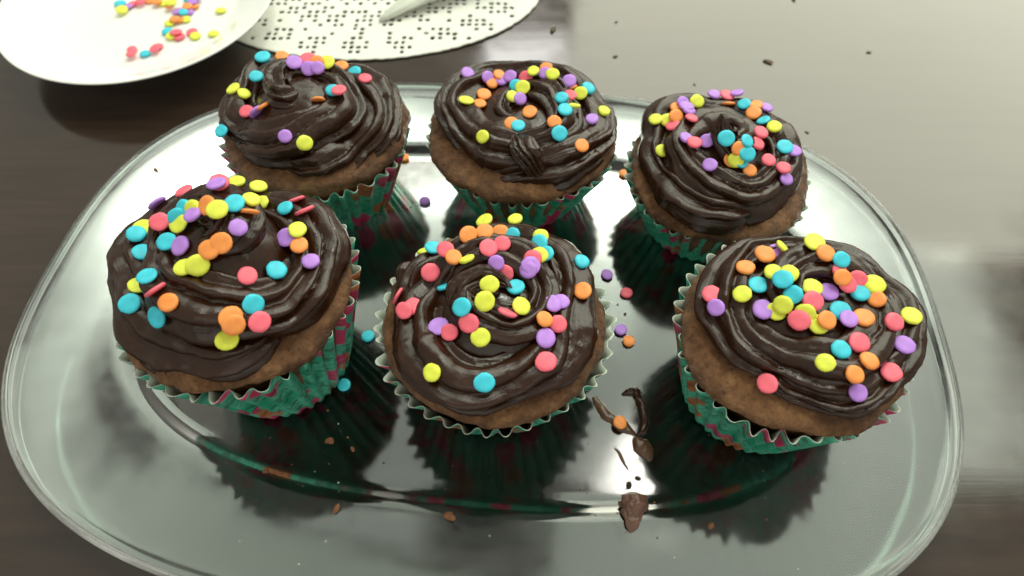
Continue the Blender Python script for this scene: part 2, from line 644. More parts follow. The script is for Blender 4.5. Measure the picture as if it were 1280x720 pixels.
def build_frosting(root, c):
    V, F, UV = [], [], []
    for rp in c['ropes']:
        v, f, u = rope(**rp)
        UV += u
        b = len(V)
        V += v
        F += [tuple(i + b for i in q) for q in f]
    # the mound under the swirl
    n = 72
    md = c['mound']
    b = len(V)
    for i, (r, z) in enumerate(md):
        for j in range(n):
            t = 2 * PI * j / n
            d = 1 + 0.03 * math.sin(3 * t + c['seed']) + 0.02 * math.sin(5 * t)
            V.append([r * d * math.cos(t), r * d * math.sin(t), z])
    F += grid_faces(len(md), n, base=b)
    V.append([0, 0, md[-1][1]])
    k0 = len(V) - 1
    last = b + (len(md) - 1) * n
    for j in range(n):
        F.append((k0, last + j, last + (j + 1) % n))
    out = []
    sd = c['seed'] * 7.7
    for v in V:
        q = Vector(v)
        nx = 0.11 * fbm(q, 0.8, sd, 2) + 0.022 * fbm(q, 3.2, sd + 5, 2)
        ny = 0.11 * fbm(q, 0.8, sd + 31, 2) + 0.022 * fbm(q, 3.2, sd + 15, 2)
        nz = 0.11 * fbm(q, 0.8, sd + 57, 2) + 0.022 * fbm(q, 3.2, sd + 25, 2)
        out.append((v[0] + c.get('fx', 0) + nx + c.get('ox', 0) * max(0, v[2] - c['z0']) / 2.5, v[1] + c.get('fy', 0) + ny + c.get('oy', 0) * max(0, v[2] - c['z0']) / 2.5, v[2] + nz))
    me = mesh('frosting', out, F, [M_FROST])
    bm = bmesh.new()
    bm.from_mesh(me)
    bmesh.ops.recalc_face_normals(bm, faces=bm.faces)
    bm.to_mesh(me)
    bm.free()
    me.polygons.foreach_set('use_smooth', [True] * len(me.polygons))
    UV += [[0, 0]] * (len(out) - len(UV))
    at = me.attributes.new('along_the_piping', 'FLOAT2', 'POINT')
    at.data.foreach_set('vector', np.array(UV, np.float32).ravel())
    return obj('frosting', me, root), out, F


def place_sprinkles(root, c, V, F, items, ox, oy, sc_, rng):
    """items: (x, y, colour[, 'e']) read off the photo; each lands on the frosting under that spot"""
    o = Vector((c['x'], c['y'], FLOOR + 0.01))
    bvh = BVHTree.FromPolygons([Vector(v) for v in V], F)
    cv, cf = c['cake_geo']
    bvc = BVHTree.FromPolygons(cv, cf)
    eye = Vector((0, 0, CAMH)) - o
    cen = Vector((0, 0, c['z0'] + 1.0)) + o
    dz = cen - Vector((0, 0, CAMH))
    cd = dz.y * math.cos(PITCH) - dz.z * math.sin(PITCH)
    cpx = 640 + FPX * dz.x / cd
    cpy = 360 + FPX * (-dz.y * math.sin(PITCH) - dz.z * math.cos(PITCH)) / cd
    done = []

    def cast(px, py):
        d = view_dir(px, py)
        h = bvh.ray_cast(eye, d)
        h2 = bvc.ray_cast(eye, d)
        if h[0] is None or (h2[0] is not None and h2[3] < h[3]):
            h = h2
        return h

    for it in items:
        px, py = ox + it[0] / sc_, oy + it[1] / sc_
        hit = None
        for k in range(24):
            f = k * 0.012
            qx, qy = px + (cpx - px) * f, py + (cpy - py) * f
            h = cast(qx, qy)
            if h[0] is not None and h[0].z > c['z0'] - 0.6:
                hit = h
                break
        if hit is None:
            continue
        p = hit[0]
        nn = Vector((0, 0, 0))
        ring = []
        rpx = 0.25 * FPX / (p - eye).length
        for k in range(10):                  # mean slope under the disc
            a = k * PI / 5
            h = cast(qx + rpx * math.cos(a), qy + rpx * math.sin(a))
            if h[0] is not None and (h[0] - p).length < 0.6:
                m_ = h[1] if h[1].dot(eye - h[0]) > 0 else -h[1]
                nn += m_
                ring.append(h[0])
        m_ = hit[1] if hit[1].dot(eye - p) > 0 else -hit[1]
        nn += m_ * 2
        nn = nn.normalized() * 0.9 + Vector((0, 0, 0.25))
        nn.normalize()
        tilt = rng.gauss(0, 0.16)
        if len(it) > 3:
            tilt = rng.uniform(0.85, 1.1)
            # edge-on discs turn away from the camera
            v = (eye - p).normalized()
            ax = v.cross(Vector((rng.uniform(-.5, .5), rng.uniform(-.5, .5), 1))).normalized()
        else:
            ax = Vector((rng.gauss(0, 1), rng.gauss(0, 1), rng.gauss(0, 1))).normalized()
        nn = Matrix.Rotation(tilt, 3, ax) @ nn
        rest = max([0.0] + [min(0.16, (q - p).dot(nn)) for q in ring]) if len(it) < 4 else 0.06
        pos = p + nn * (rest * 0.8 + 0.04)
        for _ in range(1):                   # stack on a neighbour instead of passing through it
            for q in done:
                if (q - pos).length < 0.40 and abs((q - pos).dot(nn)) < 0.15:
                    pos = pos + nn * 0.10
                    break
        s = sprinkle_obj(it[2], root, pos, nn, rng)
        done.append(pos)


def sprinkle_obj(k, root, pos, nn, rng, **props):
    s = obj('sprinkle', sprinkle_mesh(k, rng.randrange(5)), root, pos, **props)
    q = nn.to_track_quat('Z', 'Y')
    s.rotation_mode = 'QUATERNION'
    s.rotation_quaternion = q
    f = rng.uniform(0.88, 1.08)
    s.scale = (f * rng.uniform(0.97, 1.03), f, rng.uniform(0.85, 1.15))
    if root:
        s['label'] = SPR[k][0] + ' disc sprinkle'
    return s


def parse(t):
    out = []
    for a in t.split():
        p = a.split(',')
        out.append((float(p[1]), float(p[2]), p[0][0], 'e') if len(p[0]) > 1 else (float(p[1]), float(p[2]), p[0]))
    return out


SP_A = parse("y,364,50 y,452,66 o,310,105 o,360,98 o,408,95 b,445,103 p,413,132 p,372,142 y,178,141 b,212,148 p,252,150 o,271,170 "
             "ye,313,179 y,525,108 b,528,132 b,544,163 b,642,181 v,397,184 v,490,205 v,492,198 p,502,172 p,420,213 p,204,212 be,247,260 "
             "y,375,247 y,360,295 b,300,314 b,452,262 y,466,311 pe,424,335 p,318,358 y,350,400 p,263,387 v,230,376 pe,117,282 p,155,316 "
             "p,138,325 v,555,308 v,583,300 o,529,352 p,573,362 v,537,403 o,648,268 p,538,472 y,213,503 b,360,530 y,520,165")
SP_B = parse("v,190,105 v,265,112 o,310,108 o,278,140 v,322,137 v,360,120 b,374,143 p,415,118 y,443,100 o,488,85 v,487,103 y,515,112 "
             "v,575,132 oe,590,152 y,617,172 b,643,155 y,403,157 y,362,183 v,380,200 o,252,185 o,237,222 y,188,200 o,427,242 p,578,188 "
             "b,547,195 b,555,242 ye,588,224 o,357,293 b,382,308 o,515,284 b,533,325 y,252,334 o,620,368 v,657,275 y,703,240")
SP_C = parse("b,407,180 o,462,173 v,498,191 p,540,180 o,570,190 y,598,190 v,545,210 b,385,233 y,320,272 y,347,284 p,362,342 oe,407,326 "
             "ve,397,346 oe,571,306 b,617,277 p,636,282 p,712,238 b,680,218 o,640,200 b,289,399 v,473,411 y,529,430 v,575,212")
SP_D = parse("y,148,181 y,190,188 o,220,145 v,238,125 y,300,112 v,258,148 v,262,165 o,218,172 p,215,208 p,278,182 v,362,95 p,410,85 "
             "v,455,82 b,480,122 oe,420,127 o,523,130 o,515,160 v,557,145 b,553,186 y,592,207 b,410,250 p,537,235 b,488,260 p,520,278 "
             "o,450,290 b,483,310 o,430,335 y,442,330 b,456,347 o,492,375 p,567,335 p,625,362 v,635,403 v,660,305 b,627,287 y,170,302 "
             "v,256,258 p,290,275 v,342,266 v,352,351")
SP_E = parse("p,222,46 y,268,64 y,330,64 p,138,97 v,221,90 ve,68,123 b,141,138 b,128,155 y,170,140 o,199,132 y,220,145 b,260,128 y,300,118 "
             "y,327,131 oe,296,153 b,386,141 pe,410,124 pe,433,149 p,78,171 y,37,187 b,22,205 y,138,180 v,172,166 v,268,185 v,130,230 b,102,224 "
             "o,228,222 o,208,242 y,140,288 y,172,274 b,35,249 b,48,304 y,24,328 pe,72,342 b,6,370 o,100,367 b,83,400 p,290,305 b,360,293 "
             "o,250,403 o,258,418 b,302,370 p,320,415 y,243,458 v,447,271 v,390,212 y,413,196 o,417,230")
SP_F = parse("y,410,39 o,445,62 o,268,67 v,298,65 ye,315,49 o,213,105 y,293,118 y,340,122 b,248,160 y,204,182 p,114,189 v,130,221 b,322,145 "
             "b,355,186 y,405,163 v,450,178 p,400,204 y,325,212 y,300,235 v,262,232 y,384,233 p,365,261 y,420,271 o,440,260 b,485,231 v,502,263 "
             "o,553,253 p,484,115 o,485,135 p,498,155 p,533,138 b,480,85 b,542,180 y,585,154 o,594,200 p,638,264 p,540,323 b,488,343 y,444,381 "
             "o,570,375 o,525,416 v,537,467 p,634,410 p,278,443 v,672,330 y,690,250")


def swirl(a0, direction, turns, R0, z0, rise, rr0, eye=0.35, peak=0.7, tail=0.0, tip=1.15):
    """keys of one piped swirl: from its tail outside, round and in, up to the tip"""
    D = direction * 360.0 * turns
    return [(0.00, a0 - direction * tail, R0 - 0.10, z0 + 0.10, rr0 * 0.35, 0.80),
            (0.05, a0 + D * 0.04, R0, z0 + 0.22, rr0 * 0.92, 0.80),
            (0.22, a0 + D * 0.22, R0 + 0.03, z0 + 0.30, rr0, 0.82),
            (0.42, a0 + D * 0.40, R0 - 0.12, z0 + 0.42, rr0, 0.85),
            (0.58, a0 + D * 0.56, R0 * 0.66, z0 + 0.42 + rise * 0.42, rr0 * 0.92, 0.9),
            (0.76, a0 + D * 0.76, R0 * 0.44, z0 + 0.42 + rise * 0.72, rr0 * 0.80, 0.95),
            (0.90, a0 + D * 0.93, eye, z0 + 0.42 + rise * 0.95, rr0 * 0.56 * tip, 1.0),
            (0.96, a0 + D * 0.99, eye * 0.45, z0 + 0.42 + rise + peak * 0.45, rr0 * 0.30 * tip, 1.0),
            (1.00, a0 + D * 1.02, 0.02, z0 + 0.42 + rise + peak, 0.03, 1.0)]


def mound(r, z0, h):
    return [(r, z0 - 0.35), (r * 0.98, z0 + 0.1), (r * 0.85, z0 + 0.5), (r * 0.6, z0 + 0.55 + h * 0.6), (r * 0.3, z0 + 0.6 + h * 0.95), (r * 0.08, z0 + 0.6 + h * 1.05)]


CUP = [
    dict(key='A', ox=-0.22, oy=-0.25, x=-0.59, y=10.4, R=3.58, zr=3.8, lr=0.08, drop=0.22, seed=1, flutes=38, flare=0.16, items=SP_A, at=(450, 250, 2.3226),
         label='front middle cupcake seen almost from above, its paper cup nearly hidden',
         sw=dict(a0=190, direction=-1, turns=2.2, R0=2.42, rise=0.9, rr0=1.05, peak=0.35, eye=0.34), lobes=9, depth=0.24, twist=-60,
         extra=[[(0, 215, 1.15, 1.25, .12, .8), (.3, 170, 0.95, 1.60, .42, .8), (.65, 90, 0.62, 1.85, .45, .9), (1, 10, 0.55, 1.75, .10, .9)], [(0, 165, 3.1, .25, .2, .8), (.5, 152, 3.2, .35, .42, .8), (1, 140, 3.05, .3, .15, .8)]]),
    dict(key='B', x=0.38, lift=0.10, y=19.5, R=3.76, zr=3.4, lr=-0.05, drop=0.2, seed=2, flutes=36, flare=0.05, items=SP_B, at=(520, 60, 3.0),
         label='back middle cupcake with a ridged dab hanging over the front of its swirl',
         sw=dict(a0=230, direction=1, turns=2.0, R0=2.72, rise=0.5, rr0=0.98, peak=-0.3, eye=0.85), lobes=8, depth=0.24, twist=160,
         extra=[[(0, 262, 1.7, 0.95, .20, .7), (.25, 270, 2.1, 1.12, .50, .8), (.55, 274, 2.55, 1.0, .52, .8), (.85, 282, 3.0, 0.5, .34, .8), (1, 288, 3.15, 0.25, .08, .8)]]),
    dict(key='C', x=-7.85, lift=0.15, y=19.35, R=3.58, zr=3.7, lr=0.03, drop=0.2, seed=3, flutes=36, flare=0.06, items=SP_C, at=(160, 0, 2.4),
         label='back left cupcake with few sprinkles, nearest the white plate',
         sw=dict(a0=250, direction=1, turns=2.1, R0=2.45, rise=1.25, rr0=1.05, peak=-0.1, eye=0.65), lobes=9, depth=0.24, twist=-330, ox=-0.5, oy=0.1),
    dict(key='D', x=8.2, y=17.8, R=3.52, zr=2.95, lr=-0.05, drop=0.24, seed=4, flutes=36, flare=0.03, items=SP_D, at=(770, 90, 2.996),
         label='back right cupcake whose frosting rises to a sharp pointed tip',
         sw=dict(a0=300, direction=-1, turns=2.2, R0=2.4, rise=0.8, rr0=1.02, peak=1.35, eye=0.20, tip=1.6), lobes=8, depth=0.2, twist=60, ox=-0.5),
    dict(key='E', x=-8.6, y=11.0, R=3.53, zr=4.9, lr=0.04, drop=0.15, seed=5, flutes=36, flare=0.12, items=SP_E, at=(160, 190, 1.9467),
         label='large front left cupcake with the tallest frosting',
         sw=dict(a0=312, direction=-1, turns=2.0, R0=2.52, rise=1.8, rr0=1.15, peak=0.2, eye=0.55), lobes=9, depth=0.24, twist=-120,
         extra=[[(0, 200, 1.5, 1.75, .15, .8), (.3, 130, 1.1, 2.30, .50, .85), (.65, 50, 0.7, 2.65, .52, .9), (1, -30, 0.9, 2.35, .10, .9)]]),
    dict(key='F', fx=0.32, fy=0.16, x=8.7, y=9.7, R=3.4, zr=4.4, lr=0.1, drop=0.12, seed=6, flutes=38, flare=0.08, items=SP_F, at=(840, 290, 2.3226),
         label='front right cupcake with one pink sprinkle on its bare cake edge',
         sw=dict(a0=290, direction=1, turns=2.1, R0=2.30, rise=0.55, rr0=0.93, peak=-0.1, eye=0.6), lobes=8, depth=0.24, twist=80,
         extra=[[(0, 222, 2.0, .55, .18, .7), (.25, 238, 2.45, .50, .55, .75), (.65, 275, 2.55, .36, .55, .8), (1, 320, 2.65, .3, .45, .8)]]),
]
for c in CUP:
    rng = random.Random(c['seed'] * 11)
    root = thing('cupcake', (c['x'], c['y'], FLOOR + 0.01), label=c['label'], category='cupcake', group='chocolate cupcakes on the glass platter')
    build_liner(root, c['R'] + c['lr'], c['zr'], c['seed'], c['flutes'], c['flare'], c['drop'])
    ck = build_cake(root, c['R'], c['zr'], c['seed'])
    c['cake_geo'] = ([v.co / S for v in ck.data.vertices], [tuple(p.vertices) for p in ck.data.polygons])
    z0 = c['zr'] + c.get('lift', 0.27)
    c['z0'] = z0
    c['ropes'] = [dict(keys=swirl(z0=z0, **c['sw']), lobes=c['lobes'], depth=c['depth'], twist=c['twist'], seed=c['seed'])]
    for e in c.get('extra', []):
        c['ropes'].append(dict(keys=[(q[0], q[1], q[2], z0 + q[3], q[4], q[5]) for q in e], lobes=10, depth=0.3, twist=10, seed=c['seed'] + 50, n=140))
    c['mound'] = mound(2.75, z0, c['sw']['rise'])
    fo, V, F = build_frosting(root, c)
    place_sprinkles(root, c, V, F, c['items'], *c['at'], rng)

# ------------------------------------------------------------------ doily, plate and bag beyond the platter
DX, DY, DA, DB = -8.5, 36.0, 10.3, 6.95


def build_doily():
    """filet crochet: a net of cells, the open ones left out"""
    st = 0.20
    rj = random.Random(8)
    V, F, idx = [], [], {}

    def inside(x, y):
        return (x / DA) ** 2 + (y / DB) ** 2 < 1.0

    def vid(i, j):
        if (i, j) not in idx:
            x, y = (i + (0.14 if i % 2 else -0.14)) * st, (j + (0.14 if j % 2 else -0.14)) * st
            e = math.sqrt((x / DA) ** 2 + (y / DB) ** 2)
            if e > 1:
                x, y = x / e, y / e
            z = 0.10 + 0.03 * fbm((x, y, 0), 0.35, 3.0, 2)
            idx[(i, j)] = len(V)
            x, y = x + rj.gauss(0, 0.028), y + rj.gauss(0, 0.028)
            V.append((x, y, z))
        return idx[(i, j)]
    ni, nj = int(DA / st) + 2, int(DB / st) + 2
    rng = random.Random(5)
    for i in range(-ni, ni):
        for j in range(-nj, nj):
            x, y = (i + .5) * st, (j + .5) * st
            if not inside(x * 0.985, y * 0.985):
                continue
            e = math.sqrt((x / DA) ** 2 + (y / DB) ** 2)
            hole = False
            if i % 2 == 0 and j % 2 == 0 and e < 0.955:
                ang = math.atan2(y / DB, x / DA)
                sect = (ang / (2 * PI) * 22) % 1.0
                ii, jj = i // 2, j // 2
                if 0.93 < e:
                    hole = ii % 3 == 0
                elif 0.72 < e < 0.91:
                    hole = 0.16 < sect < 0.84 and (ii + 2 * jj) % 7 != 0 and abs(sect - 0.5) < 0.5 * (0.93 - abs(e - 0.815) / 0.10 * 0.6)
                elif 0.66 < e <= 0.72:
                    hole = ii % 4 == 0
                elif 0.36 < e <= 0.62:
                    hole = 0.1 < sect < 0.9 and (ii * 2 + jj) % 5 not in (0,)
                elif e <= 0.32:
                    hole = (ii + jj) % 2 == 0
            if hole:
                continue
            F.append((vid(i, j), vid(i + 1, j), vid(i + 1, j + 1), vid(i, j + 1)))
    me = mesh('doily', V, F, [M_COTTON])
    o = obj('doily', me, None, (DX, DY, 0), label='white oval crochet doily full of small square holes lying on the dark table', category='doily')
    sm = o.modifiers.new('thickness', 'SOLIDIFY')
    sm.thickness = 0.09 * S
    sm.offset = 0
    sb = o.modifiers.new('soft', 'SUBSURF')
    sb.levels = sb.render_levels = 1


build_doily()

PLX, PLY, PLR, PLZ = -20.1, 32.0, 7.2, 0.17


def build_plate():
    prof = [(0.0, 0.55), (3.0, 0.55), (4.4, 0.58), (4.9, 0.70), (5.3, 0.95), (6.0, 1.32), (6.8, 1.68), (7.1, 1.80), (7.2, 1.83), (7.22, 1.77), (7.1, 1.68),
            (6.7, 1.48), (5.9, 1.10), (5.1, 0.66), (4.7, 0.40), (4.3, 0.26), (4.2, 0.0), (3.9, 0.0), (3.85, 0.22), (0.0, 0.25)]
    n = 128
    V = []
    for r, z in prof[1:-1]:
        for j in range(n):
            V.append((r * math.cos(2 * PI * j / n), r * math.sin(2 * PI * j / n), z))
    F = grid_faces(len(prof) - 2, n)
    V.append((0, 0, 0.55))
    V.append((0, 0, 0.25))
    c0, c1 = len(V) - 2, len(V) - 1
    last = (len(prof) - 3) * n
    for j in range(n):
        k = (j + 1) % n
        F.append((c0, j, k))
        F.append((c1, last + k, last + j))
    me = mesh('plate', V, [f[::-1] for f in F], [M_CHINA])
    bm = bmesh.new(); bm.from_mesh(me); bmesh.ops.recalc_face_normals(bm, faces=bm.faces); bm.to_mesh(me); bm.free()
    obj('plate', me, None, (PLX, PLY, PLZ), label='round white china plate with leftover sprinkles, partly on the doily', category='plate')


build_plate()

# leftover sprinkles on the plate
rng = random.Random(99)
PLS = [  # photo x, y, colour, height over the plate's floor, where it lies
    (165, 5, 'p', 0, 'pink sprinkle at the left end of the heap on the white plate'),
    (175, 2, 'p', 1, 'upper pink sprinkle at the left end of the heap'), (187, 0, 'o', 0, 'leftmost orange sprinkle of the heap on the white plate'), (196, 2, 'o', 1, 'orange sprinkle between another orange and a yellow one in the heap'), (204, 4, 'y', 0, 'lower yellow sprinkle in the orange middle of the heap'), (212, 7, 'o', 1, 'orange sprinkle at the front of the heap beside two yellow ones'), (214, 3, 'y', 2, 'yellow sprinkle lying highest in the middle of the heap'),
    (222, 14, 'v', 0, 'purple sprinkle left of a blue one at the front of the heap'), (229, 15, 'b', 1, 'blue sprinkle between two purple ones at the front of the heap'), (236, 15, 'v', 0, 'purple sprinkle right of a blue one at the front of the heap'), (234, 8, 'o', 1, 'orange sprinkle below a purple one in the right part of the heap'), (243, 8, 'o', 0, 'rightmost orange sprinkle of the heap on the white plate'), (240, 2, 'v', 1, 'purple sprinkle above two orange ones in the right part of the heap'),
    (236, -2, 'b', 0, 'blue sprinkle at the top edge of the photo'), (246, -3, 'v', 1, 'rightmost purple sprinkle, at the top edge of the photo'), (218, 24, 'o', 1, 'left orange sprinkle of the small cluster under the heap'), (225, 25, 'o', 0, 'right orange sprinkle of the small cluster under the heap'), (232, 24, 'y', 0, 'yellow sprinkle right of two orange ones under the heap'), (212, 29, 'y', 0, 'yellow sprinkle left of two orange ones under the heap'),
    (209, 39, 'b', 0, 'blue sprinkle beside a yellow and a pink one, below the heap on the white plate'),
    (214, 45, 'y', 0, 'yellow sprinkle wedged between a blue and a pink one below the heap'),
    (220, 40, 'p', 1, 'pink sprinkle on top of a little clump below the heap'), (224, 46, 'p', 0, 'lower pink sprinkle of the little clump on the white plate'),
    (240, 40, 'p', 0, 'pink sprinkle touching a yellow one, right of the little clump'), (244, 45, 'y', 0, 'yellow sprinkle touching a pink one, right of the little clump'),
    (276, 13, 'y', 0, 'lone yellow sprinkle high on the right slope of the white plate'), (267, 42, 'y', 0, 'lone pale yellow sprinkle low on the right slope of the white plate'),
    (197, 58, 'p', 0, 'pink sprinkle tilted near the front rim of the white plate'), (193, 61, 'p', 1, 'pink sprinkle leaning on another near the front rim of the plate'),
    (181, 67, 'b', 0, 'blue sprinkle nearest the front rim of the white plate'), (165, 62, 'p', 0, 'pink sprinkle at the left edge of the photo, near the plate rim'),
    (164, 67, 'p', 1, 'pink sprinkle overlapping another one at the left edge of the photo'), (160, 8, 'v', 0, 'leftmost purple sprinkle on the white plate'), (150, 4, 'b', 0, 'leftmost blue sprinkle on the white plate'), (152, 12, 'y', 1, 'leftmost yellow sprinkle on the white plate'),
]
def plate_z(x, y):
    r = math.hypot(x - PLX, y - PLY)
    return PLZ + float(np.interp(r, [0, 4.4, 4.9, 5.3, 6.0, 6.8, 7.1], [0.55, 0.58, 0.70, 0.95, 1.32, 1.68, 1.80]))


for (px, py, k, h, lab) in PLS:
    z = 0.8
    for _ in range(6):
        p = unproj(px, py, z)
        z = plate_z(p.x, p.y) + 0.09 + h * 0.13
    p.z = z
    d = Vector((PLX - p.x, PLY - p.y, 0))
    sl = max(0.0, min(0.55, (math.hypot(p.x - PLX, p.y - PLY) - 4.4) * 0.6))
    nn = (Vector((0, 0, 1)) + d.normalized() * sl * 0.9 + Vector((rng.gauss(0, .08), rng.gauss(0, .08), 0))).normalized()
    sprinkle_obj(k, None, p, nn, rng, category='sprinkle', group='leftover sprinkles on the white plate',
                 label=lab or (SPR[k][0] + ' sprinkle in the crowded heap across the top of the white plate'))


def build_bag():
    tip, end = unproj(474, 23, 0.4), unproj(640, -70, 1.4)
    ax = (end - tip)
    ln = ax.length
    ax.normalize()
    side = ax.cross(Vector((0, 0, 1))).normalized()
    up = side.cross(ax).normalized()
    V = []
    n, rows = 40, 24
    for i in range(rows):
        f = i / (rows - 1)
        wd = 0.10 + 1.75 * f ** 0.75
        hh = 0.09 + 0.55 * f ** 0.8
        for j in range(n):
            a = 2 * PI * j / n
            k = 1 + 0.10 * math.sin(5 * a + 4 * f) * f + 0.16 * fbm((math.cos(a) * 1.3, math.sin(a) * 1.3, f * 4), 1.4, 8.0)
            p = tip + ax * (ln * f) + side * (wd * math.cos(a) * k) + up * (hh * math.sin(a) * k + hh - 0.02)
            V.append((p - tip)[:])
    F = grid_faces(rows, n)
    V.append((0, 0, 0.09))
    V.append((Vector(V[(rows - 1) * n]) + Vector(V[(rows - 1) * n + n // 2]))[:])
    V[-1] = tuple(x / 2 for x in V[-1])
    c0, c1 = len(V) - 2, len(V) - 1
    for j in range(n):
        k = (j + 1) % n
        F.append((c0, k, j))
        F.append((c1, (rows - 1) * n + j, (rows - 1) * n + k))
    m = simple('pale_plastic', (0.62, 0.64, 0.56), 0.28, 0.5, 0.12, 60.0, 0.3)
    o = obj('plastic_bag', mesh('plastic_bag', V, F, [m]), None, (tip.x, tip.y, 0.16),
            label='pale crumpled plastic bag with a pointed corner lying on the crochet doily', category='plastic bag')


build_bag()

# ------------------------------------------------------------------ loose sprinkles on the glass
LOOSE = [
    (531, 251, 'v', 'purple sprinkle alone on the glass between the back left and back middle cupcakes'),
    (780, 217, 'o', 'orange sprinkle on the glass between the back middle and back right cupcakes'),
    (505, 197, 'o', 'orange sprinkle on the glass against the right side of the back left cupcake'),
    (759, 343, 'v', 'upper purple sprinkle on the dark reflection right of the front middle cupcake'),
    (783, 366, 'p', 'only loose pink sprinkle on the glass, right of the front middle cupcake'),
    (776, 412, 'v', 'purple sprinkle touching an orange one on the glass beside the front middle cupcake'),
    (786, 426, 'o', 'orange sprinkle touching a purple one on the glass beside the front middle cupcake'),
    (775, 528, 'o', 'orange sprinkle stuck in the frosting smear on the glass'),
    (430, 481, 'b', 'blue sprinkle on the glass beside the paper cup of the large left cupcake'),
    (460, 420, 'b', 'blue sprinkle on the glass between the two front cupcakes, touching neither'),
]
for (px, py, k, lab) in LOOSE:
    p = unproj(px, py, FLOOR + 0.10)
    if py == 528:
        p = unproj(px, py, FLOOR + 0.28)
    nn = Vector((rng.gauss(0, .05), rng.gauss(0, .05), 1)).normalized()
    s = sprinkle_obj(k, None, p, nn, rng, category='sprinkle', group='loose sprinkles on the glass platter', label=lab)
    s.scale = (0.84, 0.84, 1.0)


# ------------------------------------------------------------------ smears and crumbs
def smear(name, pts, widths, heights, m, z, label, cat):
    """a low ridge of frosting dragged over the glass"""
    P = [unproj(x, y, z) for x, y in pts]
    n = 40
    ts = np.linspace(0, len(P) - 1, n)
    px = np.interp(ts, range(len(P)), [p.x for p in P])
    py = np.interp(ts, range(len(P)), [p.y for p in P])
    ker = np.ones(5) / 5
    px = np.convolve(np.pad(px, 2, 'edge'), ker, 'valid')
    py = np.convolve(np.pad(py, 2, 'edge'), ker, 'valid')
    wd = np.interp(ts, range(len(P)), widths)
    hh = np.interp(ts, range(len(P)), heights)
    ox, oy = px[0], py[0]
    V = []
    K = 9
    for i in range(n):
        dx, dy = (px[min(i + 1, n - 1)] - px[max(i - 1, 0)]), (py[min(i + 1, n - 1)] - py[max(i - 1, 0)])
        l = math.hypot(dx, dy) + 1e-9
        nx, ny = -dy / l, dx / l
        for j in range(K):
            u = -1 + 2 * j / (K - 1)
            k = 1 + 0.25 * fbm((i * 0.16, u, ox), 1.0, 3.0)
            zz = hh[i] * (1 - abs(u) ** 2.2) * (1 + 0.45 * fbm((i * 0.22, u * 1.6, oy), 1.3, 1.0)) + (0.0 if abs(u) == 1 else min(0.015, hh[i] * 0.15))
            V.append((px[i] + nx * wd[i] * u * k - ox, py[i] + ny * wd[i] * u * k - oy, zz))
    F = grid_faces(n, K, wrap_v=False)
    b = len(V)                               # underside
    for i in range(n):
        V.append((V[i * K][0], V[i * K][1], -0.004))
        V.append((V[i * K + K - 1][0], V[i * K + K - 1][1], -0.004))
    for i in range(n - 1):
        F.append((b + 2 * i, b + 2 * i + 1, b + 2 * i + 3, b + 2 * i + 2))
        F.append((i * K, (i + 1) * K, b + 2 * i + 2, b + 2 * i))
        F.append((i * K + K - 1, b + 2 * i + 1, b + 2 * i + 3, (i + 1) * K + K - 1))
    o = obj(name, mesh(name, V, F, [m]), None, (ox, oy, z), label=label, category=cat)
    return o


M_SMEAR = simple('thin_frosting', (0.075, 0.035, 0.016), 0.3, 0.5, 0.35, 120.0, 0.3)
M_LUMP = simple('milk_brown_frosting', (0.115, 0.052, 0.034), 0.38, 0.5, 0.3, 160.0, 0.4)
smear('frosting_smear', [(742, 495), (752, 512), (764, 524), (780, 534), (796, 545)], [0.10, 0.20, 0.20, 0.22, 0.05], [0.03, 0.09, 0.06, 0.09, 0.02], M_SMEAR, FLOOR + 0.004,
      'thin straight brown frosting smear running under the stray orange sprinkle', 'frosting smear')
smear('frosting_smear', [(776, 494), (786, 490), (795, 489), (797, 498), (803, 512), (807, 528), (803, 540), (794, 546)], [0.04, 0.16, 0.22, 0.13, 0.17, 0.19, 0.15, 0.04], [0.03, 0.16, 0.24, 0.12, 0.17, 0.14, 0.10, 0.02], M_FROST, FLOOR + 0.004,
      'dark hooked curl of frosting smeared on the glass, topmost of the smears', 'frosting smear')
smear('frosting_smear', [(792, 546), (800, 556), (808, 566), (813, 577)], [0.06, 0.34, 0.28, 0.06], [0.03, 0.12, 0.10, 0.02], M_SMEAR, FLOOR + 0.004,
      'short brown wedge of frosting just below the hooked curl on the glass', 'frosting smear')


smear('frosting_smear', [(768, 560), (774, 566), (779, 577), (786, 589)], [0.02, 0.06, 0.05, 0.015], [0.01, 0.03, 0.03, 0.01], M_SMEAR, FLOOR + 0.004,
      'faint thread of frosting trailing towards the lighter brown lump', 'frosting smear')


def lump(name, px, py, size, m, z, label, cat, seed, group=None, stretch=(1, 1, 0.7), rot=0.0):
    bm = bmesh.new()
    bmesh.ops.create_icosphere(bm, subdivisions=3 if size > 0.25 else 2, radius=1.0)
    for v in bm.verts:
        k = 1 + 0.42 * fbm(v.co, 1.5, seed * 2.3, 3)
        v.co = Vector((v.co.x * stretch[0] * k, v.co.y * stretch[1] * k, max(-0.55, v.co.z * stretch[2] * k))) * size * S
    bmesh.ops.rotate(bm, cent=(0, 0, 0), matrix=Matrix.Rotation(rot, 3, 'Z'), verts=bm.verts)
    lo = min(v.co.z for v in bm.verts)
    for v in bm.verts:
        v.co.z -= lo
    me = bpy.data.meshes.new(name)
    bm.to_mesh(me)
    bm.free()
    me.materials.append(m)
    me.polygons.foreach_set('use_smooth', [size > 0.25] * len(me.polygons))
    p = unproj(px, py, z)
    o = obj(name, me, None, (p.x, p.y, z), label=label, category=cat)
    if group:
        o['group'] = group
    return o


